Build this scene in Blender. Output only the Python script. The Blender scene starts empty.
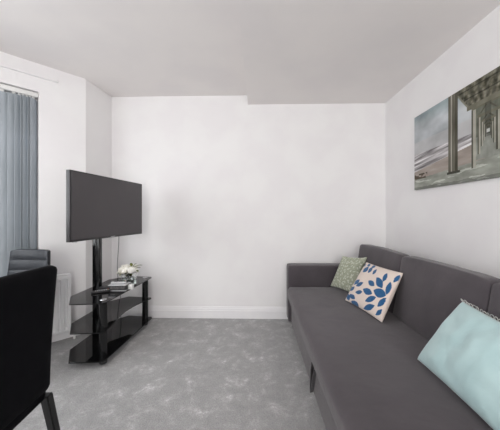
import bpy, bmesh, math, random
from mathutils import Vector, Matrix, noise
import numpy as np
random.seed(7)
R = math.radians
scene = bpy.context.scene
COL = scene.collection

# ------------------------------------------------------------------ materials
def lin(c):
    r = []
    for v in c[:3]:
        v = v / 255.0
        r.append(v / 12.92 if v <= 0.04045 else ((v + 0.055) / 1.055) ** 2.4)
    return (r[0], r[1], r[2], 1.0)

def mat(name, col, rough=0.5, metal=0.0, spec=0.5, coat=0.0, sheen=0.0, emit=None, trans=0.0, ior=1.5):
    m = bpy.data.materials.new(name); m.use_nodes = True
    b = m.node_tree.nodes['Principled BSDF']
    b.inputs['Base Color'].default_value = lin(col)
    b.inputs['Roughness'].default_value = rough
    b.inputs['Metallic'].default_value = metal
    b.inputs['Specular IOR Level'].default_value = spec
    b.inputs['Coat Weight'].default_value = coat
    b.inputs['Sheen Weight'].default_value = sheen
    b.inputs['Transmission Weight'].default_value = trans
    b.inputs['IOR'].default_value = ior
    if emit:
        b.inputs['Emission Color'].default_value = lin(emit[0]); b.inputs['Emission Strength'].default_value = emit[1]
    return m

def nd(m, t, **kw):
    n = m.node_tree.nodes.new(t)
    for k, v in kw.items():
        if k in n.inputs: n.inputs[k].default_value = v
        else: setattr(n, k, v)
    return n

def speckle(m, c1, c2, scale, lo=0.4, hi=0.6, detail=4, distort=0.0, bump=0.0, bscale=None, bdist=0.002, stretch=None):
    """procedural two-tone noise in object space plus a noise bump"""
    L = m.node_tree.links; b = m.node_tree.nodes['Principled BSDF']
    tc = nd(m, 'ShaderNodeTexCoord'); mp = nd(m, 'ShaderNodeMapping')
    L.new(tc.outputs['Object'], mp.inputs['Vector'])
    if stretch: mp.inputs['Scale'].default_value = stretch
    n = nd(m, 'ShaderNodeTexNoise', Scale=scale, Detail=detail, Distortion=distort)
    L.new(mp.outputs[0], n.inputs['Vector'])
    r = nd(m, 'ShaderNodeValToRGB')
    r.color_ramp.elements[0].position = lo; r.color_ramp.elements[0].color = lin(c1)
    r.color_ramp.elements[1].position = hi; r.color_ramp.elements[1].color = lin(c2)
    L.new(n.outputs['Fac'], r.inputs['Fac']); L.new(r.outputs['Color'], b.inputs['Base Color'])
    if bump:
        n2 = nd(m, 'ShaderNodeTexNoise', Scale=bscale or scale * 8, Detail=3)
        L.new(tc.outputs['Object'], n2.inputs['Vector'])
        bp = nd(m, 'ShaderNodeBump', Strength=bump, Distance=bdist)
        L.new(n2.outputs['Fac'], bp.inputs['Height']); L.new(bp.outputs[0], b.inputs['Normal'])
    return m, tc, r

def vmat(name, rough=0.8, sheen=0.0, bump=0.0, bscale=400, spec=0.3):
    """material that takes the print of the cloth / canvas from the mesh colour attribute"""
    m = mat(name, (200, 200, 200), rough, sheen=sheen, spec=spec)
    L = m.node_tree.links; b = m.node_tree.nodes['Principled BSDF']
    a = nd(m, 'ShaderNodeVertexColor'); a.layer_name = 'print'
    L.new(a.outputs['Color'], b.inputs['Base Color'])
    if bump:
        tc = nd(m, 'ShaderNodeTexCoord'); n2 = nd(m, 'ShaderNodeTexNoise', Scale=bscale, Detail=2)
        L.new(tc.outputs['Object'], n2.inputs['Vector'])
        bp = nd(m, 'ShaderNodeBump', Strength=bump, Distance=0.001)
        L.new(n2.outputs['Fac'], bp.inputs['Height']); L.new(bp.outputs[0], b.inputs['Normal'])
    return m

WALL = speckle(mat('wall_paint', (236, 234, 234), 0.75, spec=0.2), (236, 234, 235), (239, 238, 238), 3, bump=0.05, bscale=60)[0]
CEIL = speckle(mat('ceiling_paint', (238, 234, 233), 0.9, spec=0.1), (234, 230, 229), (238, 234, 232), 2)[0]
GLOSSW = speckle(mat('white_gloss_paint', (240, 239, 240), 0.35), (240, 239, 240), (236, 235, 237), 5)[0]
RADW = speckle(mat('radiator_enamel', (238, 238, 240), 0.3), (240, 240, 241), (234, 234, 236), 6)[0]

CARPET = mat('carpet_pile', (140, 139, 139), 0.95, spec=0.1, sheen=0.15)
def carpet():
    m = CARPET; L = m.node_tree.links; b = m.node_tree.nodes['Principled BSDF']
    tc = nd(m, 'ShaderNodeTexCoord')
    n1 = nd(m, 'ShaderNodeTexNoise', Scale=8.0, Detail=10.0, Roughness=0.78, Distortion=0.35)
    L.new(tc.outputs['Object'], n1.inputs['Vector'])
    r1 = nd(m, 'ShaderNodeValToRGB')
    e = r1.color_ramp.elements
    e[0].position = 0.28; e[0].color = lin((148, 146, 148))
    e[1].position = 0.67; e[1].color = lin((228, 226, 228))
    k = e.new(0.52); k.color = lin((164, 162, 163))
    k = e.new(0.61); k.color = lin((182, 180, 181))
    L.new(n1.outputs['Fac'], r1.inputs['Fac'])
    n2 = nd(m, 'ShaderNodeTexNoise', Scale=150.0, Detail=4.0)
    L.new(tc.outputs['Object'], n2.inputs['Vector'])
    mx = nd(m, 'ShaderNodeMix', data_type='RGBA', blend_type='OVERLAY'); mx.inputs[0].default_value = 0.65
    L.new(r1.outputs['Color'], mx.inputs[6]); L.new(n2.outputs['Color'], mx.inputs[7])
    hs = nd(m, 'ShaderNodeHueSaturation', Saturation=0.12)
    L.new(mx.outputs[2], hs.inputs['Color']); L.new(hs.outputs[0], b.inputs['Base Color'])
    bp = nd(m, 'ShaderNodeBump', Strength=0.7, Distance=0.006)
    L.new(n2.outputs['Fac'], bp.inputs['Height']); L.new(bp.outputs[0], b.inputs['Normal'])
carpet()

def weave(name, c1, c2, scale=900):
    m, tc, r = speckle(mat(name, c1, 0.92, spec=0.15, sheen=0.25), c1, c2, 6, 0.35, 0.7, detail=3)
    L = m.node_tree.links; b = m.node_tree.nodes['Principled BSDF']
    w1 = nd(m, 'ShaderNodeTexNoise', Scale=scale, Detail=2.0)
    L.new(tc.outputs['Object'], w1.inputs['Vector'])
    n2 = nd(m, 'ShaderNodeTexNoise', Scale=14, Detail=3.0, Distortion=0.5)
    L.new(tc.outputs['Object'], n2.inputs['Vector'])
    bp = nd(m, 'ShaderNodeBump', Strength=0.5, Distance=0.001)
    L.new(w1.outputs['Fac'], bp.inputs['Height'])
    b2 = nd(m, 'ShaderNodeBump', Strength=0.25, Distance=0.008)
    L.new(n2.outputs['Fac'], b2.inputs['Height']); L.new(bp.outputs[0], b2.inputs['Normal'])
    L.new(b2.outputs[0], b.inputs['Normal'])
    return m
SOFA = weave('charcoal_fabric', (75, 70, 74), (83, 78, 82))
STRAPM = weave('dark_webbing', (56, 53, 56), (64, 60, 64))
TEAL = speckle(mat('pale_teal_velvet', (160, 190, 192), 0.7, sheen=0.4), (168, 197, 199), (184, 211, 212), 7, 0.35, 0.7, detail=3, distort=0.6, bump=0.35, bscale=20, bdist=0.008)[0]
LOOPM = speckle(mat('fringe_thread', (196, 196, 192), 0.7), (205, 205, 200), (160, 162, 160), 60)[0]
LEATHER = speckle(mat('black_faux_leather', (12, 12, 15), 0.6, spec=0.05), (12, 12, 15), (15, 15, 18), 30, bump=0.25, bscale=220, bdist=0.001)[0]
LEATHER2 = speckle(mat('ribbed_faux_leather', (30, 33, 40), 0.4, spec=0.45), (28, 31, 38), (34, 37, 44), 30, bump=0.2, bscale=220, bdist=0.001)[0]
BLACKMET = speckle(mat('black_powder_coat', (14, 14, 15), 0.35), (13, 13, 14), (17, 17, 18), 40)[0]
GLOSSB = speckle(mat('black_gloss_tube', (10, 10, 11), 0.15), (9, 9, 10), (13, 13, 14), 30)[0]
CHROME = speckle(mat('brushed_chrome', (200, 200, 202), 0.25, metal=1.0), (196, 196, 198), (210, 210, 212), 60)[0]
BGLASS = speckle(mat('black_glass', (9, 9, 10), 0.04, spec=0.36), (7, 7, 8), (9, 9, 10), 8)[0]
SCREEN = speckle(mat('tv_screen', (68, 64, 67), 0.4, spec=0.5), (68, 64, 67), (71, 67, 70), 3)[0]
BEZEL = speckle(mat('tv_bezel', (42, 40, 42), 0.4), (40, 38, 40), (46, 44, 46), 30)[0]
SILVER = speckle(mat('silver_plastic', (190, 190, 192), 0.35, metal=0.3), (186, 186, 188), (200, 200, 202), 30)[0]
WPLAST = speckle(mat('white_plastic', (232, 232, 230), 0.4), (230, 230, 228), (236, 236, 234), 20)[0]
BPLAST = speckle(mat('black_plastic', (28, 27, 29), 0.4), (26, 25, 27), (33, 32, 34), 30)[0]
REDM = speckle(mat('red_button', (200, 60, 70), 0.5), (200, 60, 70), (190, 55, 65), 20)[0]
GREENM = speckle(mat('green_button', (60, 150, 110), 0.5), (60, 150, 110), (55, 140, 100), 20)[0]
CABLE = speckle(mat('grey_cable', (120, 119, 120), 0.5), (118, 117, 118), (128, 127, 128), 30)[0]
PETAL = speckle(mat('cream_petal', (252, 251, 246), 0.6), (252, 251, 247), (248, 246, 238), 30)[0]
LEAFM = speckle(mat('olive_leaf', (98, 108, 48), 0.5), (84, 96, 44), (128, 134, 62), 40)[0]
STEMM = speckle(mat('green_stem', (70, 84, 50), 0.5), (66, 80, 46), (84, 96, 60), 40)[0]
SLAT = speckle(mat('slate_blind_fabric', (152, 160, 167), 0.8, spec=0.2), (166, 174, 180), (182, 190, 197), 5, stretch=(2, 2, 0.4))[0]
GLASS = mat('clear_glass', (250, 252, 251), 0.02, trans=1.0, ior=1.45)
WATER = mat('water', (235, 245, 240), 0.0, trans=1.0, ior=1.33)
LAMPM = mat('lamp_diffuser', (250, 248, 244), 0.5, emit=((255, 248, 238), 3.0))

# ------------------------------------------------------------------ mesh helpers
def link(name, bm, m, parent=None, smooth=True, kind=None, label=None, auto=35):
    me = bpy.data.meshes.new(name)
    bmesh.ops.recalc_face_normals(bm, faces=bm.faces)
    bm.to_mesh(me); bm.free()
    if smooth:
        for p in me.polygons: p.use_smooth = True
        if auto: me.set_sharp_from_angle(angle=R(auto))
    ms = m if isinstance(m, (list, tuple)) else [m]
    for q in ms: me.materials.append(q)
    o = bpy.data.objects.new(name, me); COL.objects.link(o)
    if parent is not None: o.parent = parent
    if kind: o['kind'] = kind
    if label: o['label'] = label
    return o

def thing(name, label, cat, loc=(0, 0, 0), rz=0.0, group=None):
    o = bpy.data.objects.new(name, None); COL.objects.link(o)
    o.location = loc; o.rotation_euler = (0, 0, rz); o.empty_display_size = 0.1
    o['label'] = label; o['category'] = cat
    if group: o['group'] = group
    return o

def tag(o, label, cat, group=None):
    o['label'] = label; o['category'] = cat
    if group: o['group'] = group
    return o

def bx(bm, x0, x1, y0, y1, z0, z1, bev=0.0, seg=2, M=None, mi=0):
    t = bmesh.new(); bmesh.ops.create_cube(t, size=1.0)
    for v in t.verts:
        v.co = Vector(((x0 + x1) / 2 + v.co.x * (x1 - x0), (y0 + y1) / 2 + v.co.y * (y1 - y0), (z0 + z1) / 2 + v.co.z * (z1 - z0)))
    if bev: bmesh.ops.bevel(t, geom=list(t.edges), offset=bev, segments=seg, profile=0.5, affect='EDGES')
    for f in t.faces: f.material_index = mi
    if M is not None: t.transform(M)
    me = bpy.data.meshes.new('tmp'); t.to_mesh(me); t.free(); bm.from_mesh(me); bpy.data.meshes.remove(me)

def prism(bm, pts, z0, z1, bev=0.0, seg=2, M=None, mi=0):
    t = bmesh.new()
    a = [t.verts.new((p[0], p[1], z0)) for p in pts]; b = [t.verts.new((p[0], p[1], z1)) for p in pts]
    t.faces.new(a[::-1]); t.faces.new(b); n = len(pts)
    for i in range(n): t.faces.new((a[i], a[(i + 1) % n], b[(i + 1) % n], b[i]))
    if bev:
        es = [e for e in t.edges]
        bmesh.ops.bevel(t, geom=es, offset=bev, segments=seg, profile=0.5, affect='EDGES')
    for f in t.faces: f.material_index = mi
    if M is not None: t.transform(M)
    me = bpy.data.meshes.new('tmp'); t.to_mesh(me); t.free(); bm.from_mesh(me); bpy.data.meshes.remove(me)

def tube(bm, pts, r, n=10, mi=0, closed=False, ell=1.0):
    P = [Vector(p) for p in pts]; rings = []; N = len(P)
    up = Vector((0.13, 0.21, 1)).normalized()
    for i, p in enumerate(P):
        if closed: d = P[(i + 1) % N] - P[i - 1]
        else: d = P[min(i + 1, N - 1)] - P[max(i - 1, 0)]
        d.normalize()
        a = d.cross(up)
        if a.length < 0.2: a = d.cross(Vector((1, 0, 0)))
        a.normalize(); b = d.cross(a)
        rr = r[i] if isinstance(r, (list, tuple)) else r
        rings.append([bm.verts.new(p + a * math.cos(2 * math.pi * k / n) * rr + b * math.sin(2 * math.pi * k / n) * rr * ell) for k in range(n)])
    M_ = N if closed else N - 1
    for i in range(M_):
        A, B = rings[i], rings[(i + 1) % N]
        for k in range(n):
            f = bm.faces.new((A[k], A[(k + 1) % n], B[(k + 1) % n], B[k])); f.material_index = mi
    if not closed:
        bm.faces.new(rings[0][::-1]).material_index = mi; bm.faces.new(rings[-1]).material_index = mi

def lathe(bm, prof, n=24, c=(0, 0, 0), mi=0):
    rings = []
    for r, z in prof:
        if r < 1e-5: rings.append([bm.verts.new((c[0], c[1], c[2] + z))])
        else: rings.append([bm.verts.new((c[0] + r * math.cos(2 * math.pi * k / n), c[1] + r * math.sin(2 * math.pi * k / n), c[2] + z)) for k in range(n)])
    for A, B in zip(rings[:-1], rings[1:]):
        for k in range(n):
            k2 = (k + 1) % n
            if len(A) == 1: f = bm.faces.new((A[0], B[k], B[k2]))
            elif len(B) == 1: f = bm.faces.new((A[k], A[k2], B[0]))
            else: f = bm.faces.new((A[k], A[k2], B[k2], B[k]))
            f.material_index = mi

def soft(bm, cx, cy, cz, sx, sy, sz, r=0.03, puff=(0, 0, 0), n=14, nz=0.0, seed=0.0, warp=None):
    """upholstered block: rounded edges, faces puffed outwards, soft folds"""
    t = bmesh.new(); bmesh.ops.create_cube(t, size=2.0)
    bmesh.ops.subdivide_edges(t, edges=list(t.edges), cuts=n, use_grid_fill=True)
    h = Vector((sx / 2, sy / 2, sz / 2))
    for v in t.verts:
        q = v.co.copy()
        # ease the grid towards the edges so that the rounding is smooth
        e = Vector([math.copysign(abs(c) ** 0.75, c) if abs(c) < 1 else c for c in q])
        p = Vector((e.x * h.x, e.y * h.y, e.z * h.z))
        core = Vector([max(-(h[i] - r), min(h[i] - r, p[i])) for i in range(3)])
        d = p - core
        if d.length > 1e-9: p = core + d.normalized() * min(r, max(abs(d.x), abs(d.y), abs(d.z)))
        fx = (1 - e.y ** 2) * (1 - e.z ** 2); fy = (1 - e.x ** 2) * (1 - e.z ** 2); fz = (1 - e.x ** 2) * (1 - e.y ** 2)
        p.x += e.x * fx ** 0.6 * puff[0] if fx > 0 else 0
        p.y += e.y * fy ** 0.6 * puff[1] if fy > 0 else 0
        p.z += e.z * fz ** 0.6 * puff[2] if fz > 0 else 0
        if nz:
            w = noise.noise_vector(p * 7 + Vector((seed, seed * 2, 0)))
            p += Vector(w) * nz
        if warp: p = warp(p)
        v.co = p + Vector((cx, cy, cz))
    me = bpy.data.meshes.new('tmp'); t.to_mesh(me); t.free(); bm.from_mesh(me); bpy.data.meshes.remove(me)

# ------------------------------------------------------------------ the room
H = 2.42; HS = 2.32          # ceiling, dropped soffit
YB = 2.715; YBL = 2.735; YBR = 2.697; YR = -2.6        # far and rear wall
XR = 1.39
T = 0.14
A84 = Vector((-1.625, 2.37)); CD = Vector((-1, -1)).normalized(); CN = Vector((1, -1)).normalized()
CL = 1.15                     # length of the canted bay wall
B0 = A84 + CD * CL
BAYX = B0.x

bm = bmesh.new(); bx(bm, -2.75, XR + T, YR - T, YB + T, -0.12, 0.0)
o = link('floor', bm, CARPET, smooth=False, kind='structure')
bm = bmesh.new(); bx(bm, -2.75, XR + T, YR - T, YB + T, H, H + 0.12)
link('ceiling', bm, CEIL, smooth=False, kind='structure')
bm = bmesh.new(); prism(bm, [(-0.085, YB + 0.02), (-0.155, YR), (XR, YR), (XR, YB + 0.02)], HS, H - 0.0005)
link('ceiling_soffit', bm, CEIL, smooth=False, kind='structure')
bm = bmesh.new(); prism(bm, [(-1.9, YBL + 0.004), (XR, YBR), (XR + T, YBR), (XR + T, YB + T), (-1.9, YB + T)], 0, H)
link('wall_back', bm, WALL, smooth=False, kind='structure')
bm = bmesh.new(); bx(bm, XR, XR + T, YR, YBR, 0, H)
link('wall_right', bm, WALL, smooth=False, kind='structure')
# left pier between the far wall and the bay (slightly out of true, as in the old house)
bm = bmesh.new(); prism(bm, [(-1.588, YBL), (A84.x, A84.y), (A84.x - 0.2, A84.y + 0.2), (-1.9, YBL)], 0, H)
link('wall_left', bm, WALL, smooth=False, kind='structure')

def frame_M(P, d, n):    # local x along the wall, local y out of the room, z up
    return Matrix(((d.x, -n.x, 0, P.x), (d.y, -n.y, 0, P.y), (0, 0, 1, 0), (0, 0, 0, 1)))
def wall_open(name, P, d, n, L, s0, s1, z0, z1):
    M = frame_M(P, d, n); bm = bmesh.new()
    bx(bm, 0, s0, 0, T, 0, H, M=M); bx(bm, s1, L, 0, T, 0, H, M=M)
    bx(bm, s0, s1, 0, T, 0, z0, M=M); bx(bm, s0, s1, 0, T, z1, H, M=M)
    return link(name, bm, WALL, smooth=False, kind='structure')
def window(name, P, d, n, s0, s1, z0, z1, dep=0.08):
    M = frame_M(P, d, n); bm = bmesh.new(); w = 0.05
    bx(bm, s0, s0 + w, dep, dep + 0.05, z0, z1, 0.004, M=M); bx(bm, s1 - w, s1, dep, dep + 0.05, z0, z1, 0.004, M=M)
    bx(bm, s0 + w, s1 - w, dep, dep + 0.05, z0, z0 + w, 0.004, M=M); bx(bm, s0 + w, s1 - w, dep, dep + 0.05, z1 - w, z1, 0.004, M=M)
    bx(bm, s0 + w, s1 - w, dep + 0.01, dep + 0.04, z0 + (z1 - z0) * 0.68, z0 + (z1 - z0) * 0.68 + 0.045, 0.003, M=M)
    fr = link(name, bm, GLOSSW, kind='structure')
    bm = bmesh.new(); bx(bm, s0 + w - 0.005, s1 - w + 0.005, dep + 0.022, dep + 0.028, z0 + w - 0.005, z1 - w + 0.005, M=M)
    link('window_pane', bm, GLASS, parent=fr, smooth=False)
    return fr
WZ0, WZ1 = 0.45, 2.18
wall_open('wall_bay', A84, CD, CN, CL, 0.342, 1.02, WZ0, WZ1)
window('window_1', A84, CD, CN, 0.342, 1.02, WZ0, WZ1)
# front wall of the bay, parallel to the left wall, with the main window
DF = Vector((0, -1)); NF = Vector((1, 0)); LF = 1.35
wall_open('wall_bay_front', B0, DF, NF, LF, 0.10, LF - 0.10, WZ0, WZ1)
window('window_2', B0, DF, NF, 0.10, LF - 0.10, WZ0, WZ1)
B1 = B0 + DF * LF
C2 = Vector((1, -1)).normalized(); N2 = Vector((1, 1)).normalized()
wall_open('wall_bay_near', B1, C2, N2, CL, 0.15, 0.80, WZ0, WZ1)
window('window_3', B1, C2, N2, 0.15, 0.80, WZ0, WZ1)
B2 = B1 + C2 * CL
bm = bmesh.new(); bx(bm, B2.x - T, B2.x, YR, B2.y, 0, H)
link('wall_left_near', bm, WALL, smooth=False, kind='structure')
# unseen rear wall; its wide window is added and placed for fill light
wall_open('wall_rear', Vector((B2.x, YR)), Vector((1, 0)), Vector((0, 1)), XR - B2.x, 0.8, 2.85, 0.2, 2.15)
window('window_added_rear', Vector((B2.x, YR)), Vector((1, 0)), Vector((0, 1)), 0.8, 2.85, 0.2, 2.15)

def skirting(name, P, Q, inset=0.0):
    P = Vector(P); Q = Vector(Q); d = (Q - P); L = d.length; d.normalize(); n = Vector((d.y, -d.x))
    prof = [(0, 0), (0.018, 0), (0.018, 0.082), (0.013, 0.088), (0.013, 0.100), (0.008, 0.110), (0.006, 0.122), (0, 0.124)]
    bm = bmesh.new(); a = []; b = []
    for o_, z in prof:
        a.append(bm.verts.new((P.x + n.x * o_, P.y + n.y * o_, z))); b.append(bm.verts.new((Q.x + n.x * o_, Q.y + n.y * o_, z)))
    bm.faces.new(a); bm.faces.new(b[::-1])
    for i in range(len(prof)):
        j = (i + 1) % len(prof); bm.faces.new((a[i], a[j], b[j], b[i]))
    return link(name, bm, GLOSSW, smooth=False, kind='structure')
skirting('baseboard_back', (-1.588, YBL), (XR, YBR))
skirting('baseboard_left', (A84.x, A84.y), (-1.588, YBL))
skirting('baseboard_right', (XR, YBR), (XR, YR))
skirting('baseboard_bay', (B0.x, B0.y), (A84.x, A84.y))
# thin painted box trunking above the bay window
bm = bmesh.new(); bx(bm, 0.215, 1.12, -0.022, 0.0, 2.300, 2.325, 0.001, M=frame_M(A84, CD, CN))
link('trim_1', bm, WALL, smooth=False, kind='structure')

# ------------------------------------------------------------------ vertical blind in the bay window
MW = frame_M(A84, CD, CN)
ang = math.atan2(CD.y, CD.x)
bl = thing('vertical_blind', 'slate grey vertical slat blind hanging in the far bay window', 'blind', (A84.x, A84.y, 0), ang)
# in the empty's frame: x along the wall (leftwards in view), y points into the room
sgn = 1 if (Matrix.Rotation(ang, 2) @ Vector((0, 1))).dot(CN) > 0 else -1
def ly(v): return sgn * v     # positive v = into the room
bm = bmesh.new(); bx(bm, 0.345, 1.01, ly(-0.055) if sgn > 0 else ly(-0.015), ly(-0.015) if sgn > 0 else ly(-0.055), 2.135, 2.172, 0.003)
link('headrail', bm, WPLAST, parent=bl)
sl = [(0.352, 110), (0.372, 130), (0.392, 96), (0.415, 120), (0.44, 90), (0.475, 60), (0.545, 24), (0.622, 44), (0.70, 18), (0.775, 40), (0.85, 22), (0.92, 30)]
for s, a in sl:
    bm = bmesh.new(); w = 0.089; n = 7
    for kz, (z0, z1) in enumerate([(0.475, 2.118)]):
        rows = []
        for k in range(n):
            u = k / (n - 1) - 0.5
            x = u * w; y = 0.006 * (1 - (2 * u) ** 2)
            rows.append((x, y))
        f = [bm.verts.new((x, y, z)) for z in (z0, z1) for x, y in rows]
        g = [bm.verts.new((x, y - 0.0012, z)) for z in (z0, z1) for x, y in rows]
        for k in range(n - 1):
            bm.faces.new((f[k], f[k + 1], f[n + k + 1], f[n + k])); bm.faces.new((g[k + 1], g[k], g[n + k], g[n + k + 1]))
        for A_, B_ in ((0, n), (n - 1, 2 * n - 1)): bm.faces.new((f[A_], f[B_], g[B_], g[A_]))
        for b0 in (0, n):
            for k in range(n - 1): bm.faces.new((f[b0 + k], f[b0 + k + 1], g[b0 + k + 1], g[b0 + k]))
    so = link('slat', bm, SLAT, parent=bl)
    so.location = (s + 0.02, ly(-0.035) + 0, 0); so.rotation_euler = (0, 0, R(a * 0.5))
    bm = bmesh.new(); bx(bm, -0.012, 0.012, -0.003, 0.003, 2.112, 2.137, 0.001)
    h = link('hanger', bm, WPLAST, parent=so)

# ------------------------------------------------------------------ radiator
rd = thing('radiator', 'white panel radiator with vertical flutes below the bay window blind', 'radiator', (A84.x, A84.y, 0), ang)
s0, s1, z0, z1 = 0.135, 0.98, 0.085, 0.598
bm = bmesh.new()
# fluted face
xs = []; p = s0 + 0.012
prof = [(s0, 0.066), (s0, 0.102), (s0 + 0.012, 0.108)]
while p + 0.05 < s1:
    prof += [(p + 0.006, 0.108), (p + 0.013, 0.0915), (p + 0.024, 0.0915), (p + 0.031, 0.108), (p + 0.046, 0.108)]; p += 0.046
prof += [(s1 - 0.006, 0.108), (s1, 0.102), (s1, 0.066)]
def ring(z, inset):
    return [bm.verts.new((x, ly(min(y, 0.108 - inset) if inset else y), z)) for x, y in prof]
def flat(z, lev): return [bm.verts.new((x, ly(min(y, lev) if y < 0.09 else lev), z)) for x, y in prof]
rings = [flat(z0, 0.100), flat(z0 + 0.01, 0.108), flat(z0 + 0.028, 0.108), ring(z0 + 0.042, 0), ring(z1 - 0.055, 0), flat(z1 - 0.04, 0.108), flat(z1 - 0.022, 0.108), flat(z1 - 0.014, 0.100)]
for A_, B_ in zip(rings[:-1], rings[1:]):
    for k in range(len(A_) - 1): bm.faces.new((A_[k], A_[k + 1], B_[k + 1], B_[k]))
bm.faces.new(rings[0]); bm.faces.new(rings[-1][::-1])
for A_, B_ in zip(rings[:-1], rings[1:]): bm.faces.new((A_[-1], A_[0], B_[0], B_[-1]))
link('panel', bm, RADW, parent=rd, auto=25)
bm = bmesh.new()
ya, yb = sorted((ly(0.045), ly(0.104)))
bx(bm, s0 - 0.004, s1 + 0.004, ya, yb, z1 - 0.014, z1, 0.002)
bx(bm, s0 - 0.005, s0, ya, yb, z0 + 0.02, z1 - 0.012, 0.001)
link('grille', bm, RADW, parent=rd)
bm = bmesh.new(); ya, yb = sorted((ly(0.0), ly(0.066)))
bx(bm, s0 + 0.12, s0 + 0.15, ya, yb, z0 + 0.05, z1 - 0.06, 0.002); link('bracket', bm, RADW, parent=rd)
bm = bmesh.new(); bx(bm, s1 - 0.15, s1 - 0.12, ya, yb, z0 + 0.05, z1 - 0.06, 0.002)
link('bracket', bm, RADW, parent=rd)
bm = bmesh.new()
tube(bm, [(0.10, ly(0.075), 0.0), (0.10, ly(0.075), 0.10)], 0.0085)
tube(bm, [(0.10, ly(0.075), 0.098), (s0 + 0.004, ly(0.082), 0.098)], 0.009)
vl = link('valve', bm, WPLAST, parent=rd)
bm = bmesh.new(); lathe(bm, [(0, 0), (0.016, 0), (0.0175, 0.01), (0.0165, 0.045), (0.012, 0.052), (0, 0.052)], 16, (0.10, ly(0.075), 0.105))
link('valve_cap', bm, WPLAST, parent=vl)

# ------------------------------------------------------------------ sofa
sf = thing('sofa_bed', 'long charcoal fabric sofa bed along the right wall', 'sofa', (0, 0, 0))
X0, XB = 0.325, 1.145
YN, YF = 0.30, 2.66
bm = bmesh.new(); soft(bm, (0.350 + 1.10) / 2, (0.44 + 2.52) / 2, 0.165, 1.10 - 0.350, 2.08, 0.25, 0.018, (0.004, 0, 0), n=12, nz=0.002)
link('base', bm, SOFA, parent=sf, auto=0)
def seatwarp(p):
    # front edge rolls over gently
    return p
bm = bmesh.new(); soft(bm, (0.315 + 1.06) / 2, (0.442 + 2.518) / 2, 0.345, 1.06 - 0.315, 2.076, 0.13, 0.04, (0.010, 0, 0.008), n=26, nz=0.003, seed=3)
link('seat', bm, SOFA, parent=sf, auto=0)
for y in (2.59, 0.37):
    bm = bmesh.new(); soft(bm, (0.325 + XB) / 2, y, 0.325, XB - 0.325, 0.145, 0.57, 0.016, (0.002, 0.004, 0.002), n=14, nz=0.0015, seed=y)
    link('armrest', bm, SOFA, parent=sf, auto=0)
bm = bmesh.new(); soft(bm, 1.105, (0.44 + 2.52) / 2, 0.38, 0.08, 2.08, 0.67, 0.018, n=10)
link('back_frame', bm, SOFA, parent=sf, auto=0)
yc = 2.515
for k, CW in enumerate((0.715, 0.68, 0.68)):
    def w(p, k=k, CW=CW):
        t = (p.z + 0.205) / 0.41         # 0 bottom .. 1 top
        thick = 1.0 - 0.45 * t
        x = p.x * thick
        x += 0.034 * t
        z = p.z
        # rounded shoulders and a slight sag in the middle of the top
        u = p.y / (CW / 2)
        z += (0.006 * math.cos(u * 1.5) - 0.004 * abs(u) ** 6) * t
        return Vector((x, p.y, z))
    bm = bmesh.new(); soft(bm, 1.045, yc - CW / 2, 0.617, 0.155, CW - 0.004, 0.425, 0.024, (0.018, 0.002, 0.004), n=20, nz=0.004, seed=k * 5 + 1, warp=w)
    link('back_cushion', bm, SOFA, parent=sf, auto=0)
    yc -= CW
# pull strap on the front of the seat
bm = bmesh.new()
path = [(0.352, 1.40, 0.262), (0.334, 1.405, 0.25), (0.330, 1.425, 0.20), (0.330, 1.455, 0.13), (0.330, 1.482, 0.075), (0.332, 1.497, 0.062), (0.334, 1.507, 0.075), (0.334, 1.503, 0.13), (0.334, 1.490, 0.20), (0.336, 1.478, 0.25), (0.352, 1.475, 0.262)]
def ribbon(bm, pts, wd, th=0.003):
    fr = []
    for i, p in enumerate(pts):
        p = Vector(p); d = (Vector(pts[min(i + 1, len(pts) - 1)]) - Vector(pts[max(i - 1, 0)])).normalized()
        s = Vector((0.8, 0.3, 0)).normalized(); n_ = d.cross(s).normalized()
        fr.append([bm.verts.new(p + s * wd / 2 + n_ * th), bm.verts.new(p - s * wd / 2 + n_ * th), bm.verts.new(p - s * wd / 2 - n_ * th), bm.verts.new(p + s * wd / 2 - n_ * th)])
    for A_, B_ in zip(fr[:-1], fr[1:]):
        for k in range(4): bm.faces.new((A_[k], A_[(k + 1) % 4], B_[(k + 1) % 4], B_[k]))
    bm.faces.new(fr[0]); bm.faces.new(fr[-1][::-1])
ribbon(bm, path, 0.020)
link('pull_strap', bm, STRAPM, parent=sf, label='dark webbing pull strap')
for x in (0.40, 1.06):
    for y in (0.50, 2.46):
        bm = bmesh.new(); lathe(bm, [(0, 0), (0.022, 0), (0.026, 0.05), (0, 0.05)], 16, (x, y, 0))
        link('foot', bm, BLACKMET, parent=sf)

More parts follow.
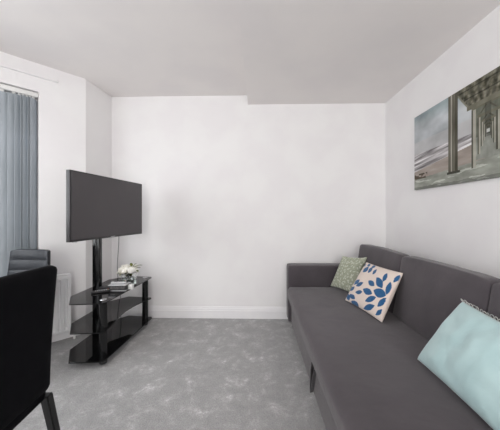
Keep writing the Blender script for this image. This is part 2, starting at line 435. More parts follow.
# ------------------------------------------------------------------ pillows
def pillow(name, BL, BR, TR, TL, thick, m, cfun=None, n=90, fold=0.006, seed=0.0, sag=0.0, pinch=0.07):
    BL, BR, TR, TL = map(Vector, (BL, BR, TR, TL))
    org = (BL + BR) / 2
    ex = (BR - BL).normalized(); nn = (TR - BL).cross(TL - BR).normalized()
    if nn.x > 0: nn = -nn                       # face the room
    me = bpy.data.meshes.new(name); V = []; F = []; C = []
    for side in (1, -1):
        for j in range(n + 1):
            for i in range(n + 1):
                u, v = i / n, j / n
                a, b = 2 * u - 1, 2 * v - 1
                # edges curve inwards between the pointed corners
                ui = 0.5 + 0.5 * a * (1 - pinch * (1 - b * b)); vi = 0.5 + 0.5 * b * (1 - pinch * (1 - a * a))
                p = BL * (1 - ui) * (1 - vi) + BR * ui * (1 - vi) + TR * ui * vi + TL * (1 - ui) * vi
                h = ((1 - a ** 2) * (1 - b ** 2)) ** 0.42
                edge = min(1.0, 6 * (1 - max(abs(a), abs(b))))
                f = noise.noise(Vector((u * 4 + seed, v * 4, seed))) * fold + noise.noise(Vector((u * 9 + seed, v * 5, 3))) * fold * 0.5
                # creases running in from the corners
                cr = math.sin((abs(a) - abs(b)) * 22) * 0.0025 * (abs(a) * abs(b)) ** 2
                hh = thick / 2 * h + (f + cr) * edge * h ** 0.5
                q = p + nn * side * hh - Vector((0, 0, 1)) * sag * (1 - b * b) * 0
                V.append(q - org); 
                C.append(cfun(u, v, side) if cfun else (1, 1, 1, 1))
    N = (n + 1) * (n + 1)
    idx = lambda s, i, j: (0 if s == 1 else N) + j * (n + 1) + i
    remap = {}
    for j in range(n + 1):
        for i in range(n + 1):
            if i in (0, n) or j in (0, n): remap[idx(-1, i, j)] = idx(1, i, j)
    g = lambda k: remap.get(k, k)
    for s in (1, -1):
        for j in range(n):
            for i in range(n):
                f = [g(idx(s, i, j)), g(idx(s, i + 1, j)), g(idx(s, i + 1, j + 1)), g(idx(s, i, j + 1))]
                F.append(f if s == 1 else f[::-1])
    used = sorted({k for f in F for k in f}); mp = {k: q for q, k in enumerate(used)}
    me.from_pydata([V[k] for k in used], [], [[mp[k] for k in f] for f in F])
    if cfun:
        at = me.color_attributes.new('print', 'FLOAT_COLOR', 'POINT')
        at.data.foreach_set('color', np.array([C[k] for k in used], dtype=np.float32).ravel())
    bm = bmesh.new(); bm.from_mesh(me); bmesh.ops.recalc_face_normals(bm, faces=bm.faces); bm.to_mesh(me); bm.free()
    for p in me.polygons: p.use_smooth = True
    me.materials.append(m)
    o = bpy.data.objects.new(name, me); COL.objects.link(o)
    return o, org

LEAVES = [(0.057, 0.754, 0.148, 0.916), (0.187, 0.788, 0.267, 0.941), (0.331, 0.791, 0.396, 0.925), (0.652, 0.721, 0.684, 0.909), (0.908, 0.765, 0.972, 0.941), (0.295, 0.633, 0.505, 0.576), (0.467, 0.759, 0.704, 0.594), (0.834, 0.763, 0.88, 0.498), (0.01, 0.408, 0.065, 0.577), (0.081, 0.404, 0.191, 0.551), (-0.021, 0.233, 0.058, 0.376), (0.137, 0.274, 0.303, 0.35), (0.282, 0.417, 0.544, 0.401), (0.534, 0.488, 0.879, 0.476), (0.476, 0.202, 0.658, 0.38), (0.793, 0.224, 0.904, 0.441), (0.537, 0.032, 0.718, 0.215), (0.045, 0.175, 0.232, 0.126), (-0.024, 0.162, 0.117, 0.035), (0.175, 0.053, 0.418, 0.013), (0.834, 0.058, 0.921, 0.215), (-0.031, 0.876, 0.037, 0.947), (0.091, 0.926, 0.17, 0.979), (0.232, 0.94, 0.327, 0.978)]
def fleaf(u, v, side):
    base = lin((226, 212, 202)); 
    if side < 0: return base
    h_ = max(0.0, (1 - (2 * u - 1) ** 2) * (1 - (2 * v - 1) ** 2)) ** 0.6
    u -= 0.175 * h_; v += 0.04 * h_
    for ax, ay, bx_, by in LEAVES:
        dx, dy = bx_ - ax, by - ay; L = math.hypot(dx, dy)
        t = ((u - ax) * dx + (v - ay) * dy) / (L * L)
        if 0 < t < 1:
            s = abs((u - ax) * dy - (v - ay) * dx) / L
            wd = 0.262 * max(L, 0.13) * math.sin(math.pi * t) ** 0.8
            if s < wd:
                k = noise.noise(Vector((u * 60, v * 60, 1)))
                return lin((40 + 14 * k, 90 + 14 * k, 136 + 14 * k))
    return base
def fgreen(u, v, side):
    b = (160, 165, 146); k = noise.noise(Vector((u * 6, v * 6, 2))) * 8
    # small pale sprigs
    p = Vector((u * 9, v * 11, 0)); c = Vector((math.floor(p.x), math.floor(p.y), 0))
    for i in (-1, 0, 1):
        for j in (-1, 0, 1):
            q = c + Vector((i, j, 0)); rn = noise.cell_vector(q + Vector((0.5, 0.5, 7.5)))
            ctr = q + Vector((0.5 + 0.9 * (rn.x - 0.5), 0.5 + 0.9 * (rn.y - 0.5), 0)); d = p - ctr
            th = (rn.z - 0.5) * 2.6; d = Vector((d.x * math.cos(th) + d.y * math.sin(th), -d.x * math.sin(th) + d.y * math.cos(th), 0))
            if (d.x / 0.17) ** 2 + (d.y / 0.40) ** 2 < 1: return lin((200, 203, 188))
    p = Vector((u * 22, v * 16, 0))
    if noise.noise(p + Vector((4, 9, 1))) > 0.28: return lin((146, 154, 134))
    return lin((b[0] + k, b[1] + k, b[2] + k))

CANV = vmat('printed_cotton', 0.85, 0.2, 0.3, 500)
po, c = pillow('pillow', (0.735, 2.475, 0.418), (0.865, 2.20, 0.418), (1.000, 2.255, 0.742), (0.845, 2.44, 0.722), 0.085, CANV, fgreen, n=110, seed=2)
po.location = c; tag(po, 'sage green pillow with small pale sprig print in the sofa corner', 'pillow')
po, c = pillow('pillow', (0.728, 2.046, 0.426), (0.813, 1.62, 0.426), (0.995, 1.70, 0.727), (0.926, 2.10, 0.725), 0.10, CANV, fleaf, n=150, seed=5, pinch=0.04)
po.location = c; tag(po, 'cream square pillow with blue leaf print leaning on the sofa back', 'pillow')
TBL, TBR, TTR, TTL = (0.772, 1.205, 0.430), (0.765, 0.76, 0.424), (0.985, 0.76, 0.672), (0.975, 1.19, 0.712)
po, c = pillow('pillow', TBL, TBR, TTR, TTL, 0.14, TEAL, None, n=70, fold=0.012, seed=9, pinch=0.03)
po.location = c; tag(po, 'pale teal velvet pillow with a looped fringe, nearest on the sofa', 'pillow')
# looped fringe along the top edge of the teal pillow
bm = bmesh.new(); a, b = Vector(TTL) - c, Vector(TTR) - c
mid = Vector((0, 0, -1)) * 0.0
N_ = 26
for k in range(N_ + 1):
    t = k / N_; s = 2 * t - 1
    inward = 0.03 * (1 - s * s) * 0.145
    p = a.lerp(b, t) + ((Vector(TBL) + Vector(TBR)) / 2 - c - (a + b) / 2).normalized() * (0.0145 * 0.42 * (1 - s * s))
    r = random.uniform(0.006, 0.009); ax = Vector((random.uniform(-0.6, 0.6), random.uniform(-0.3, 0.3), 0))
    e1 = (b - a).normalized() + ax * 0.5; e1.normalize(); e2 = Vector((random.uniform(-0.5, 0.2), 0, 1)).normalized()
    ctr = p + e2 * r * 0.9
    tube(bm, [ctr + e1 * r * math.cos(q) + e2 * r * math.sin(q) for q in [2 * math.pi * i / 12 for i in range(12)]], 0.0016, 6, closed=True)
link('fringe', bm, LOOPM, parent=po, auto=0, label='pale looped thread fringe')

# ------------------------------------------------------------------ canvas picture on the right wall
PW, PH, PT = 1.22, 0.622, 0.022
def fpic(u, v):
    """pier seen from beneath, grey-green; u from the far end, v from the bottom, metres"""
    def fbm(x, y, s=0.0, o=4):
        a = 0.0; f = 1.0; w = 0.5
        for _ in range(o): a += w * noise.noise(Vector((x * f, y * f, s))); f *= 2; w *= 0.5
        return a
    V = Vector((0.685, 0.285)); du = u - V.x; dv = v - V.y
    # sky, sea and sand
    if v > 0.30:
        k = fbm(u * 5, v * 7, 1); c = np.array([182, 187, 190]) + k * 60
        if v > 0.54 - 0.10 * u: c = c - np.array([34, 26, 26]) * min(1, (v - 0.54 + 0.10 * u) * 12)
        if u > 0.44: c = c * 0.6 + np.array([214, 216, 218]) * 0.4
        if v < 0.40: c = c * 0.6 + np.array([196, 190, 188]) * 0.4
    elif v > 0.150 + 0.10 * max(0, min(1, u / 0.7)):
        k = fbm(u * 3, v * 50 - u * 6, 2); c = np.array([184, 181, 182]) + k * 220
    elif v > 0.085 + 0.06 * u:
        k = fbm(u * 4, v * 20, 4); c = np.array([162, 152, 144]) + k * 50
    else:
        k = fbm(u * 7, v * 18, 3); c = np.array([148, 151, 142]) + k * 60
        if fbm(u * 5, v * 30, 12) > 0.16: c = c + 40
    if v < 0.02 + 0.015 * fbm(u * 6, 1, 1): c = c * 0.8
    # rocks at the far lower corner
    if 0.0 < u < 0.16 and 0.085 < v < 0.128 and fbm(u * 16, v * 40, 8) > -0.02: c = np.array([84, 76, 64])
    # deck
    au = abs(du)
    slope = 0.455 + 0.0
    if v > 0.455 and au < 0.42 and (au < 0.15 or v > 0.455 + (au - 0.13) * 1.35):
        ang_ = math.atan2(dv, du); beam = math.sin(ang_ * 34 + 1) * 0.5 + 0.5
        k = fbm(u * 14, v * 14, 5)
        c = np.array([84, 83, 72]) + beam * np.array([30, 28, 24]) + fbm(u * 34, v * 30, 9) * 110
        if v < 0.485 and au < 0.17: c = np.array([118, 116, 102]) + k * 30
        elif abs((v - 0.455 - (au - 0.13) * 1.35)) < 0.018 and au > 0.13: c = np.array([134, 132, 118]) + k * 30
        elif (v * 17) % 1 < 0.16: c = c * 0.7
    elif au < 0.30 and v > 0.455 - 0.0 and False: pass
    # tunnel of frames running to the vanishing point
    if v <= 0.455:
        k = fbm(u * 20, v * 14, 6)
        if au < 0.095 and -0.16 < dv:
            c = np.array([144, 147, 139]) + k * 50
            if dv > -0.02: c = np.array([108, 111, 100]) + k * 50
        for s in (1.0, 0.62, 0.40, 0.26, 0.165):
            hw = 0.098 * s; top = 0.17 * s; bot = -0.205 * s; pw = 0.032 * s
            if abs(au - hw) < pw / 2 + 0.001 and bot < dv < top:
                sh = 1 if du > 0 else 0
                c = (np.array([170, 168, 156]) if (du + hw * (1 if du < 0 else -1)) > -pw * 0.1 else np.array([82, 82, 72])) + k * 30
            if abs(dv - top) < 0.013 * s and au < hw + pw / 2: c = np.array([112, 110, 96]) + k * 30
            if top - 0.05 * s < dv < top - 0.013 * s and au < hw and abs(au - (top - dv)) < 0.006: c = np.array([88, 86, 74])
        if au < 0.010 and abs(dv) < 0.010: c = np.array([196, 198, 194])
        elif au < 0.02 and dv > -0.034: c = c * 0.8
    # big front piles
    for p0, p1 in ((0.378, 0.462), (0.945, 1.035)):
        if p0 < u < p1 and v > 0.088:
            t = (u - p0) / (p1 - p0); k = fbm(u * 50, v * 6, 7)
            c = np.array([104, 101, 90]) + (k * 40)
            if 0.30 < t < 0.44: c = c + 62
            elif t > 0.72: c = c - 22
            elif 0.5 < t < 0.56: c = c - 22
        elif p0 - 0.01 < u < p1 + 0.02 and 0.070 < v <= 0.088: c = np.array([66, 66, 58])
    c = np.clip(c, 20, 235)
    return lin(c)
def canvas():
    nu, nv = 420, 214
    me = bpy.data.meshes.new('print'); V = []; F = []; C = []
    for j in range(nv + 1):
        for i in range(nu + 1):
            u, v = PW * i / nu, PH * j / nv
            V.append((0, -u, v)); C.append(fpic(u, v))
    for j in range(nv):
        for i in range(nu):
            a = j * (nu + 1) + i; F.append((a, a + nu + 1, a + nu + 2, a + 1))
    me.from_pydata(V, [], F)
    at = me.color_attributes.new('print', 'FLOAT_COLOR', 'POINT')
    at.data.foreach_set('color', np.array(C, dtype=np.float32).ravel())
    me.materials.append(vmat('printed_canvas', 0.7, 0, 0.1, 700, 0.2))
    return me
cp = thing('canvas_picture', 'wide frameless canvas photo of a beach seen under a wooden pier', 'picture', (XR - PT, 2.172, 1.335))
me = canvas(); o = bpy.data.objects.new('print', me); COL.objects.link(o); o.parent = cp
bm = bmesh.new(); bx(bm, 0.0006, PT, -PW, 0, 0, PH)
link('stretcher_frame', bm, speckle(mat('canvas_edge', (120, 126, 124), 0.8), (100, 104, 98), (150, 152, 146), 12)[0], parent=cp, smooth=False)

# ------------------------------------------------------------------ TV stand
st = thing('tv_stand', 'black glass three-tier television stand with a tall rear mounting pole', 'tv stand', (-1.28, 2.18, 0))
def L_(p): return (p[0] + 1.28, p[1] - 2.18)
SH = [(-1.125, 1.80), (-1.105, 1.825), (-1.073, 2.56), (-1.088, 2.59), (-1.34, 2.62), (-1.462, 2.47), (-1.462, 1.955), (-1.345, 1.785)]
def grow(pts, d):
    c = sum((Vector(p) for p in pts), Vector((0, 0))) / len(pts)
    return [tuple(Vector(p) + (Vector(p) - c).normalized() * d) for p in pts]
for z, d in ((0.470, 0.0), (0.256, -0.005), (0.052, 0.005)):
    pts_ = list(SH)
    if 0.2 < z < 0.3: pts_[2:2] = [(-1.128, 1.98), (-1.150, 2.10), (-1.160, 2.22), (-1.150, 2.34), (-1.122, 2.46)]
    bm = bmesh.new(); prism(bm, [L_(p) for p in grow(pts_, d)], z, z + 0.008, 0.0015, 1)
    link('shelf', bm, BGLASS, parent=st, auto=25)
for x, y in ((-1.158, 1.885), (-1.133, 2.545)):
    bm = bmesh.new(); cx, cy = L_((x, y))
    def oval(z0, z1, a=0.030, b=0.019):
        prism(bm, [(cx + a * math.cos(q), cy + b * math.sin(q)) for q in [2 * math.pi * k / 20 for k in range(20)]], z0, z1, 0.0015, 1)
    for z0_, z1_ in ((0.018, 0.0515), (0.0605, 0.2555), (0.2645, 0.4695)): oval(z0_, z1_)
    po_ = link('post', bm, GLOSSB, parent=st, auto=30)
    bm = bmesh.new(); lathe(bm, [(0, 0), (0.026, 0), (0.028, 0.006), (0.02, 0.0185), (0, 0.0185)], 20, (cx, cy, 0))
    link('foot', bm, BPLAST, parent=po_)
    bm = bmesh.new(); lathe(bm, [(0, 0), (0.024, 0), (0.022, 0.004), (0, 0.005)], 20, (cx, cy, 0.4785))
    link('cap', bm, CHROME, parent=po_, label='chrome post cap')
cx, cy = L_((-1.385, 2.165))
bm = bmesh.new()
bx(bm, cx - 0.030, cx + 0.034, cy - 0.022, cy + 0.022, 0.0, 1.33, 0.008, 3)
link('pole', bm, GLOSSB, parent=st, auto=30)
bm = bmesh.new()
bx(bm, cx - 0.10, cx + 0.10, cy - 0.06, cy + 0.08, 0.0, 0.016, 0.004)
link('pole_base', bm, BLACKMET, parent=st)
# bracket between the pole and the set
TA = math.atan2(2.47 - 1.67, -1.14 + 1.26)      # direction of the screen
TVC = Vector((-1.20, 2.07))
MT = Matrix.Translation((TVC.x, TVC.y, 0)) @ Matrix.Rotation(TA, 4, 'Z')   # local x = along the set towards the far wall, local -y = towards the room
MS = Matrix.Translation((1.28, -2.18, 0)) @ MT
bm = bmesh.new()
bx(bm, cx - 0.05, cx + 0.08, cy - 0.035, cy + 0.035, 1.06, 1.28, 0.004)
link('pole_clamp', bm, BLACKMET, parent=st)
bm = bmesh.new(); bx(bm, -0.02, 0.20, 0.07, 0.165, 1.10, 1.24, 0.004, M=MS)
link('bracket', bm, BLACKMET, parent=st)
for z0_, z1_ in ((1.22, 1.26), (1.08, 1.12)):
    bm = bmesh.new(); bx(bm, -0.22, 0.22, 0.062, 0.072, z0_, z1_, 0.002, M=MS); link('mounting_rail', bm, BLACKMET, parent=st)
for x0_ in (-0.12, 0.09):
    bm = bmesh.new(); bx(bm, x0_, x0_ + 0.03, 0.0505, 0.063, 1.04, 1.30, 0.002, M=MS); link('mounting_strip', bm, BLACKMET, parent=st)

# ------------------------------------------------------------------ television
tv = thing('television', 'flat black television mounted on the pole of the glass stand', 'television', (TVC.x, TVC.y, 0.935), TA)
W2, TH = 0.405, 0.492
bm = bmesh.new(); bx(bm, -W2, W2, -0.010, 0.022, 0, TH, 0.003); bx(bm, -W2 + 0.06, W2 - 0.06, 0.02, 0.050, 0.05, TH - 0.10, 0.008)
link('casing', bm, BEZEL, parent=tv)
bm = bmesh.new(); bx(bm, -W2 + 0.009, W2 - 0.009, -0.0112, -0.0095, 0.016, TH - 0.009)
link('screen', bm, SCREEN, parent=tv, smooth=False)
bm = bmesh.new(); bx(bm, -0.025, 0.025, -0.0115, -0.0095, 0.005, 0.010)
link('badge', bm, SILVER, parent=tv, smooth=False)
bm = bmesh.new(); bx(bm, -W2 + 0.03, -W2 + 0.06, -0.009, 0.008, -0.006, 0.001, 0.001)
link('sensor', bm, SILVER, parent=tv)

# cable from the set down to the floor
pts = []
for k in range(25):
    t = k / 24; z = 1.05 - 1.02 * t
    pts.append((-1.475 + 0.012 * math.sin(t * 9) + 0.02 * t, 2.655 - 0.01 * math.sin(t * 5), z))
pts = [(-1.26, 2.40, 1.12), (-1.36, 2.50, 1.02), (-1.44, 2.60, 1.00)] + pts[2:] + [(-1.42, 2.62, 0.008), (-1.50, 2.60, 0.006)]
bm = bmesh.new(); tube(bm, pts, 0.0035, 8)
tag(link('power_cable', bm, CABLE, auto=0), 'thin grey cable hanging from the television down the wall', 'cable')

# ------------------------------------------------------------------ things on the top shelf
ZS = 0.4785
t = thing('set_top_box', 'black set-top box with pale edges on the top glass shelf', 'set-top box', (-1.175, 2.145, ZS), R(4))
bm = bmesh.new(); bx(bm, -0.072, 0.072, -0.05, 0.05, 0.004, 0.044, 0.004); link('body', bm, BPLAST, parent=t)
bm = bmesh.new(); bx(bm, -0.074, 0.074, -0.052, 0.052, 0.044, 0.050, 0.002); link('top_plate', bm, SILVER, parent=t, label='silver top plate')
bm = bmesh.new(); bx(bm, -0.074, 0.074, -0.052, 0.052, 0.0, 0.006, 0.002); link('bottom_plate', bm, SILVER, parent=t, label='silver bottom plate')
bm = bmesh.new()
for k in range(12): bx(bm, -0.055 + k * 0.010, -0.050 + k * 0.010, -0.0512, -0.0495, 0.014, 0.034 + 0.004 * (k % 2))
link('display', bm, speckle(mat('dim_display', (110, 108, 108), 0.4), (96, 94, 95), (124, 121, 120), 60)[0], parent=t, smooth=False)
def remote(label, loc, rz, top, wd=0.042, ln=0.135, lift=0.0):
    t = thing('remote_control', label, 'remote control', loc, rz, None)
    bm = bmesh.new(); bx(bm, -ln / 2, ln / 2, -wd / 2, wd / 2, 0, 0.017, 0.005, 3)
    link('casing', bm, top, parent=t)
    bm = bmesh.new()
    for i in range(7):
        for j in range(3): lathe(bm, [(0, 0.0165), (0.0042, 0.0165), (0.0042, 0.0185), (0, 0.019)], 8, (-ln / 2 + 0.03 + i * 0.013, (j - 1) * 0.011, 0))
    link('keypad', bm, SILVER if top is BPLAST else BPLAST, parent=t)
    bm = bmesh.new(); lathe(bm, [(0, 0.0165), (0.005, 0.0165), (0.005, 0.0192), (0, 0.0198)], 10, (ln / 2 - 0.014, 0.009, 0)); link('red_button', bm, REDM, parent=t)
    bm = bmesh.new(); lathe(bm, [(0, 0.0165), (0.005, 0.0165), (0.005, 0.0192), (0, 0.0198)], 10, (ln / 2 - 0.014, -0.009, 0)); link('green_button', bm, GREENM, parent=t)
    return t
remote('black remote control beside the pole on the top glass shelf', (-1.285, 2.06, ZS), R(28), BPLAST)
remote('silver remote control lying on the set-top box', (-1.185, 2.15, ZS + 0.0505), R(12), SILVER, wd=0.036, ln=0.12)
t = thing('router', 'low black router with a silver rim left of the set-top box', 'router', (-1.315, 2.155, ZS), R(10))
bm = bmesh.new(); bx(bm, -0.025, 0.05, -0.045, 0.045, 0.003, 0.030, 0.006, 3); link('body', bm, BPLAST, parent=t)
bm = bmesh.new(); bx(bm, -0.027, 0.052, -0.047, 0.047, 0.0, 0.006, 0.002); link('rim', bm, SILVER, parent=t)
bm = bmesh.new(); bx(bm, -0.019, 0.019, -0.016, 0.016, 0, 0.042, 0.004)
o = link('plug_adaptor', bm, WPLAST); o.location = (-1.083, 2.155, ZS); tag(o, 'small white block between the set-top box and the glass vase', 'plug adaptor')

VX, VY = -1.172, 2.29
t = thing('glass_vase', 'clear round glass vase on the far end of the glass shelf', 'vase', (VX, VY, ZS))
bm = bmesh.new(); lathe(bm, [(0, 0), (0.062, 0), (0.066, 0.004), (0.066, 0.118), (0.0635, 0.120), (0.0615, 0.118), (0.0615, 0.010), (0, 0.009)], 40)
link('vessel', bm, GLASS, parent=t)
bm = bmesh.new(); lathe(bm, [(0, 0.0095), (0.0605, 0.0105), (0.0605, 0.055), (0, 0.055)], 32)
link('water', bm, WATER, parent=t)
fl = thing('flower_bouquet', 'bunch of cream white roses with olive leaves in the glass vase', 'flowers', (VX, VY, ZS + 0.014))
def rose(parent, loc, r, tilt):
    bm = bmesh.new(); rr = random.Random(int(loc[0] * 9999) + int(r * 999))
    for ringn, (rad, cnt, open_) in enumerate(((0.10, 3, 0.15), (0.32, 4, 0.35), (0.55, 5, 0.6), (0.8, 6, 0.95))):
        for k in range(cnt):
            a0 = 2 * math.pi * k / cnt + ringn * 0.7; span = 2 * math.pi / cnt * 0.75
            g = [[None] * 6 for _ in range(6)]
            for i in range(6):
                for j in range(6):
                    v = i / 5; a = a0 + (j / 5 - 0.5) * 2 * span * (0.55 + 0.45 * math.sin(math.pi * min(1, v * 0.75 + 0.1)))
                    rd_ = r * (rad * (0.35 + 0.65 * math.sin(v * 1.5)) + open_ * 0.28 * v * v)
                    z = r * (-0.75 + v * (1.35 - 0.5 * open_) - 0.10 * ((j / 5 - 0.5) * 2) ** 2 * v)
                    g[i][j] = bm.verts.new((rd_ * math.cos(a), rd_ * math.sin(a), z))
            for i in range(5):
                for j in range(5): bm.faces.new((g[i][j], g[i][j + 1], g[i + 1][j + 1], g[i + 1][j]))
    lathe(bm, [(0, -0.8 * r), (0.25 * r, -0.7 * r), (0.5 * r, -0.3 * r), (0.45 * r, 0.1 * r), (0.2 * r, 0.3 * r), (0, 0.32 * r)], 12)
    o = link('blossom', bm, PETAL, parent=parent, auto=0)
    o.location = loc; o.rotation_euler = tilt
    return o
for loc, r, tl in (((-0.048, -0.012, 0.130), 0.034, (0.3, -0.6, 0)), ((-0.012, -0.040, 0.134), 0.036, (0.6, -0.1, 1)), ((0.030, -0.022, 0.138), 0.035, (0.4, 0.4, 2)),
                   ((-0.020, 0.012, 0.158), 0.036, (0, -0.2, 3)), ((0.018, 0.024, 0.152), 0.034, (-0.3, 0.3, 4)), ((-0.040, 0.036, 0.136), 0.032, (-0.5, -0.5, 5)), ((0.044, 0.012, 0.128), 0.030, (0, 0.8, 1))):
    rose(fl, (loc[0] * 1.3, loc[1] * 1.3, loc[2] * 0.93), r * 1.25, tl)
def leaf(parent, base, tip, wd):
    bm = bmesh.new(); base = Vector(base); tip = Vector(tip); d = tip - base; s = d.cross(Vector((0, 0, 1))).normalized(); up = s.cross(d).normalized()
    rows = []
    for i in range(8):
        t_ = i / 7; w_ = wd * math.sin(math.pi * (0.04 + 0.92 * t_)) ** 0.8
        c_ = base + d * t_ + up * 0.008 * math.sin(math.pi * t_)
        rows.append([bm.verts.new(c_ - s * w_ + up * 0.003), bm.verts.new(c_), bm.verts.new(c_ + s * w_ + up * 0.003)])
    for A_, B_ in zip(rows[:-1], rows[1:]):
        for k in range(2): bm.faces.new((A_[k], A_[k + 1], B_[k + 1], B_[k]))
    o = link('leaf', bm, LEAFM, parent=parent, auto=0)
    so = o.modifiers.new('s', 'SOLIDIFY'); so.thickness = 0.0008
for b_, t_, w_ in (((0.03, 0.01, 0.15), (0.055, 0.02, 0.187), 0.013), ((0.02, 0.0, 0.16), (0.022, -0.01, 0.20), 0.012), ((0.045, 0.0, 0.13), (0.095, 0.0, 0.155), 0.014),
                   ((0.05, 0.0, 0.125), (0.085, -0.02, 0.118), 0.013), ((0.04, 0.01, 0.15), (0.10, 0.02, 0.172), 0.013), ((-0.03, -0.03, 0.11), (-0.045, -0.045, 0.082), 0.012),
                   ((0.0, -0.035, 0.112), (0.01, -0.048, 0.080), 0.014), ((0.03, -0.03, 0.11), (0.035, -0.038, 0.078), 0.012), ((-0.045, 0.0, 0.11), (-0.05, -0.01, 0.08), 0.011)):
    leaf(fl, (b_[0] * 1.15, b_[1] * 1.15, b_[2] * 0.95), (t_[0] * 1.15, t_[1] * 1.15, t_[2] * 0.93), w_ * 1.15)
for k in range(6):
    a_ = k * 1.05; bm = bmesh.new()
    tube(bm, [(0.025 * math.cos(a_ + 2.6), 0.025 * math.sin(a_ + 2.6), 0.0), (0.005 * math.cos(a_), 0.005 * math.sin(a_), 0.06), (0.030 * math.cos(a_), 0.030 * math.sin(a_), 0.115)], 0.0028, 8)
    link('stem', bm, STEMM, parent=fl, auto=0)

# ------------------------------------------------------------------ chairs
# near dining chair, seen from behind
ch = thing('dining_chair', 'smooth black faux leather dining chair seen from behind, nearest on the left', 'chair', (-0.779, 0.95, 0), R(5))
# local frame: -x is where the chair faces, y runs along the back (0 = far corner, -0.46 = near corner)
CWD = 0.47
def backwarp(p):
    t = max(0.0, (p.z + 0.245) / 0.49)
    u = p.y / (CWD / 2)
    x = p.x + 0.028 * t ** 1.6 - 0.030 * (1 - u * u) * (0.4 + 0.6 * t) * 0.5
    y = p.y * (1 - 0.012 * (1 - t))
    return Vector((x, y, p.z))
bm = bmesh.new(); soft(bm, -0.020, -CWD / 2, 0.695, 0.045, CWD, 0.47, 0.02, (0.004, 0.0, 0.002), n=18, nz=0.0012, warp=backwarp)
link('backrest', bm, LEATHER, parent=ch, auto=0)
bm = bmesh.new(); soft(bm, -0.235, -CWD / 2, 0.465, 0.45, CWD - 0.01, 0.085, 0.022, (0.003, 0.003, 0.010), n=14, nz=0.001)
link('seat', bm, LEATHER, parent=ch, auto=0)
def cleg(parent, top, bot, r0, r1, m):
    bm = bmesh.new(); t_ = Vector(top); b_ = Vector(bot); vs = []
    for c_, r_ in ((t_, r0), (b_, r1)):
        vs.append([bm.verts.new((c_.x + sx * r_, c_.y + sy * r_, c_.z)) for sx, sy in ((-1, -1), (1, -1), (1, 1), (-1, 1))])
    for k in range(4): bm.faces.new((vs[0][k], vs[0][(k + 1) % 4], vs[1][(k + 1) % 4], vs[1][k]))
    bm.faces.new(vs[0]); bm.faces.new(vs[1][::-1])
    bmesh.ops.bevel(bm, geom=list(bm.edges), offset=0.003, segments=2, affect='EDGES')
    link('leg', bm, m, parent=parent, auto=30)
cleg(ch, (-0.012, -0.017, 0.445), (0.078, -0.012, 0.0), 0.015, 0.011, BLACKMET)
cleg(ch, (-0.012, -CWD + 0.017, 0.445), (0.078, -CWD + 0.012, 0.0), 0.015, 0.011, BLACKMET)
cleg(ch, (-0.430, -0.035, 0.415), (-0.445, -0.025, 0.0), 0.019, 0.013, BLACKMET)
cleg(ch, (-0.430, -CWD + 0.035, 0.415), (-0.445, -CWD + 0.025, 0.0), 0.019, 0.013, BLACKMET)

# far chair with a ribbed back
c2 = thing('dining_chair', 'dark chair with horizontally ribbed back in front of the window blind', 'chair', (-1.730, 1.87, 0), R(-4))
bm = bmesh.new(); n = 10; RB = 5; wtop, wbot = 0.152, 0.178; zb, zt = 0.47, 0.853
def c2pt(u, z, side):
    t_ = (z - zb) / (zt - zb); hw = (wbot * (1 - t_) + wtop * t_)
    th = 0.016 + 0.006 * (abs(math.sin(math.pi * t_ * RB)) ** 0.5) * (1 - abs(u) ** 8)
    if abs(u) > 0.93: th *= 0.8
    y = -0.02 * (1 - u * u) * -1 + 0.03 * t_
    return Vector((u * hw, y - side * th, z - 0.010 * abs(u) ** 12 * (t_ > 0.97)))
nz_ = 60; nu_ = 24; gr = {}
for side in (1, -1):
    for j in range(nz_ + 1):
        for i in range(nu_ + 1):
            gr[(side, i, j)] = bm.verts.new(c2pt(2 * i / nu_ - 1, zb + (zt - zb) * j / nz_, side))
for side in (1, -1):
    for j in range(nz_):
        for i in range(nu_): bm.faces.new((gr[side, i, j], gr[side, i + 1, j], gr[side, i + 1, j + 1], gr[side, i, j + 1]))
for j in range(nz_):
    for i in (0, nu_): bm.faces.new((gr[1, i, j], gr[1, i, j + 1], gr[-1, i, j + 1], gr[-1, i, j]))
for i in range(nu_):
    for j in (0, nz_): bm.faces.new((gr[1, i, j], gr[1, i + 1, j], gr[-1, i + 1, j], gr[-1, i, j]))
link('backrest', bm, LEATHER2, parent=c2, auto=50)
bm = bmesh.new(); soft(bm, 0, -0.185, 0.45, 0.36, 0.39, 0.07, 0.02, (0.002, 0.002, 0.008), n=10)
link('seat', bm, LEATHER2, parent=c2, auto=0)
for sx in (-1, 1):
    cleg(c2, (sx * 0.125, -0.01, 0.425), (sx * 0.120, 0.03, 0.0), 0.016, 0.012, BLACKMET)
    cleg(c2, (sx * 0.125, -0.34, 0.425), (sx * 0.120, -0.35, 0.0), 0.016, 0.012, BLACKMET)

# ------------------------------------------------------------------ added ceiling lamp, unseen behind the camera, for extra light
t = thing('added_ceiling_lamp', 'added round white flush ceiling lamp, unseen behind the camera', 'ceiling lamp', (-0.75, -0.9, H - 0.002))
bm = bmesh.new(); lathe(bm, [(0, 0), (0.17, 0), (0.17, -0.02), (0.16, -0.025), (0, -0.025)], 32); link('lamp_base', bm, WPLAST, parent=t)
bm = bmesh.new(); lathe(bm, [(0, -0.0255), (0.155, -0.0255), (0.15, -0.05), (0.11, -0.075), (0, -0.09)], 32); link('diffuser', bm, LAMPM, parent=t)

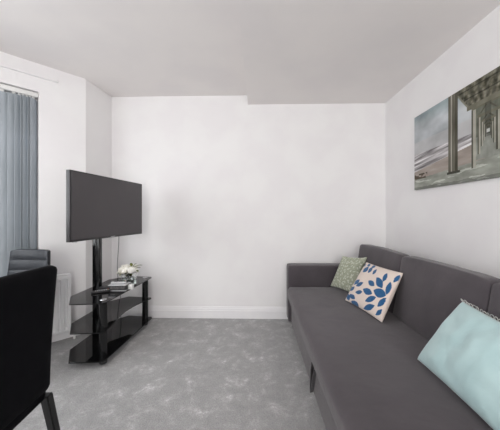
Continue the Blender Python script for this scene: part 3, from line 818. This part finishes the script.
# ------------------------------------------------------------------ light
def area(name, loc, direction, sx, sy, power, col=(1, 1, 1)):
    l = bpy.data.lights.new(name, 'AREA'); l.shape = 'RECTANGLE'; l.size = sx; l.size_y = sy; l.energy = power; l.color = col
    o = bpy.data.objects.new(name, l); COL.objects.link(o); o.location = loc
    o.rotation_euler = Vector(direction).to_track_quat('-Z', 'Y').to_euler()
    return o
# daylight entering through the bay windows
area('daylight_bay', (BAYX + 0.03, B0.y - LF / 2, 1.42), (1, 0.0, -0.30), 1.1, 1.45, 20, (0.95, 0.975, 1.0))
area('daylight_bay_near', tuple((B1 + C2 * 0.48 + N2 * 0.03)) + (1.42,), (N2.x, N2.y, -0.30), 0.6, 1.45, 10, (0.95, 0.975, 1.0))
area('fill_rear', (B2.x + 1.825, YR + 0.03, 1.17), (0, 1, 0.0), 2.0, 1.9, 63, (1.0, 0.99, 0.975))  # added fill light at the unseen rear window
p_ = bpy.data.lights.new('lamp_fill', 'POINT'); p_.energy = 12; p_.shadow_soft_size = 0.15; p_.color = (1, 0.96, 0.92)  # added point fill just below the unseen lamp
o = bpy.data.objects.new('lamp_fill', p_); COL.objects.link(o); o.location = (-0.75, -0.9, H - 0.26)

w = bpy.data.worlds.new('World'); scene.world = w; w.use_nodes = True
nt = w.node_tree; bg = nt.nodes['Background']
sky = nt.nodes.new('ShaderNodeTexSky'); sky.sky_type = 'HOSEK_WILKIE'; sky.turbidity = 6
nt.links.new(sky.outputs[0], bg.inputs['Color']); bg.inputs['Strength'].default_value = 1.0

# ------------------------------------------------------------------ camera
cd = bpy.data.cameras.new('camera'); cam = bpy.data.objects.new('camera', cd); COL.objects.link(cam)
cd.sensor_width = 36; cd.lens = 18.0; cd.clip_start = 0.02
cam.location = (0, 0, 1.12); cam.rotation_euler = (R(90), 0, R(0.6)); cd.shift_x = -0.0066
scene.camera = cam
vs = scene.view_settings; vs.view_transform = 'Standard'; vs.look = 'None'; vs.gamma = 1; vs.use_curve_mapping = False
vs.exposure = 0.19
scene.cycles.use_denoising = True
scene.cycles.max_bounces = 10; scene.cycles.diffuse_bounces = 6
scene.cycles.caustics_reflective = False; scene.cycles.caustics_refractive = False
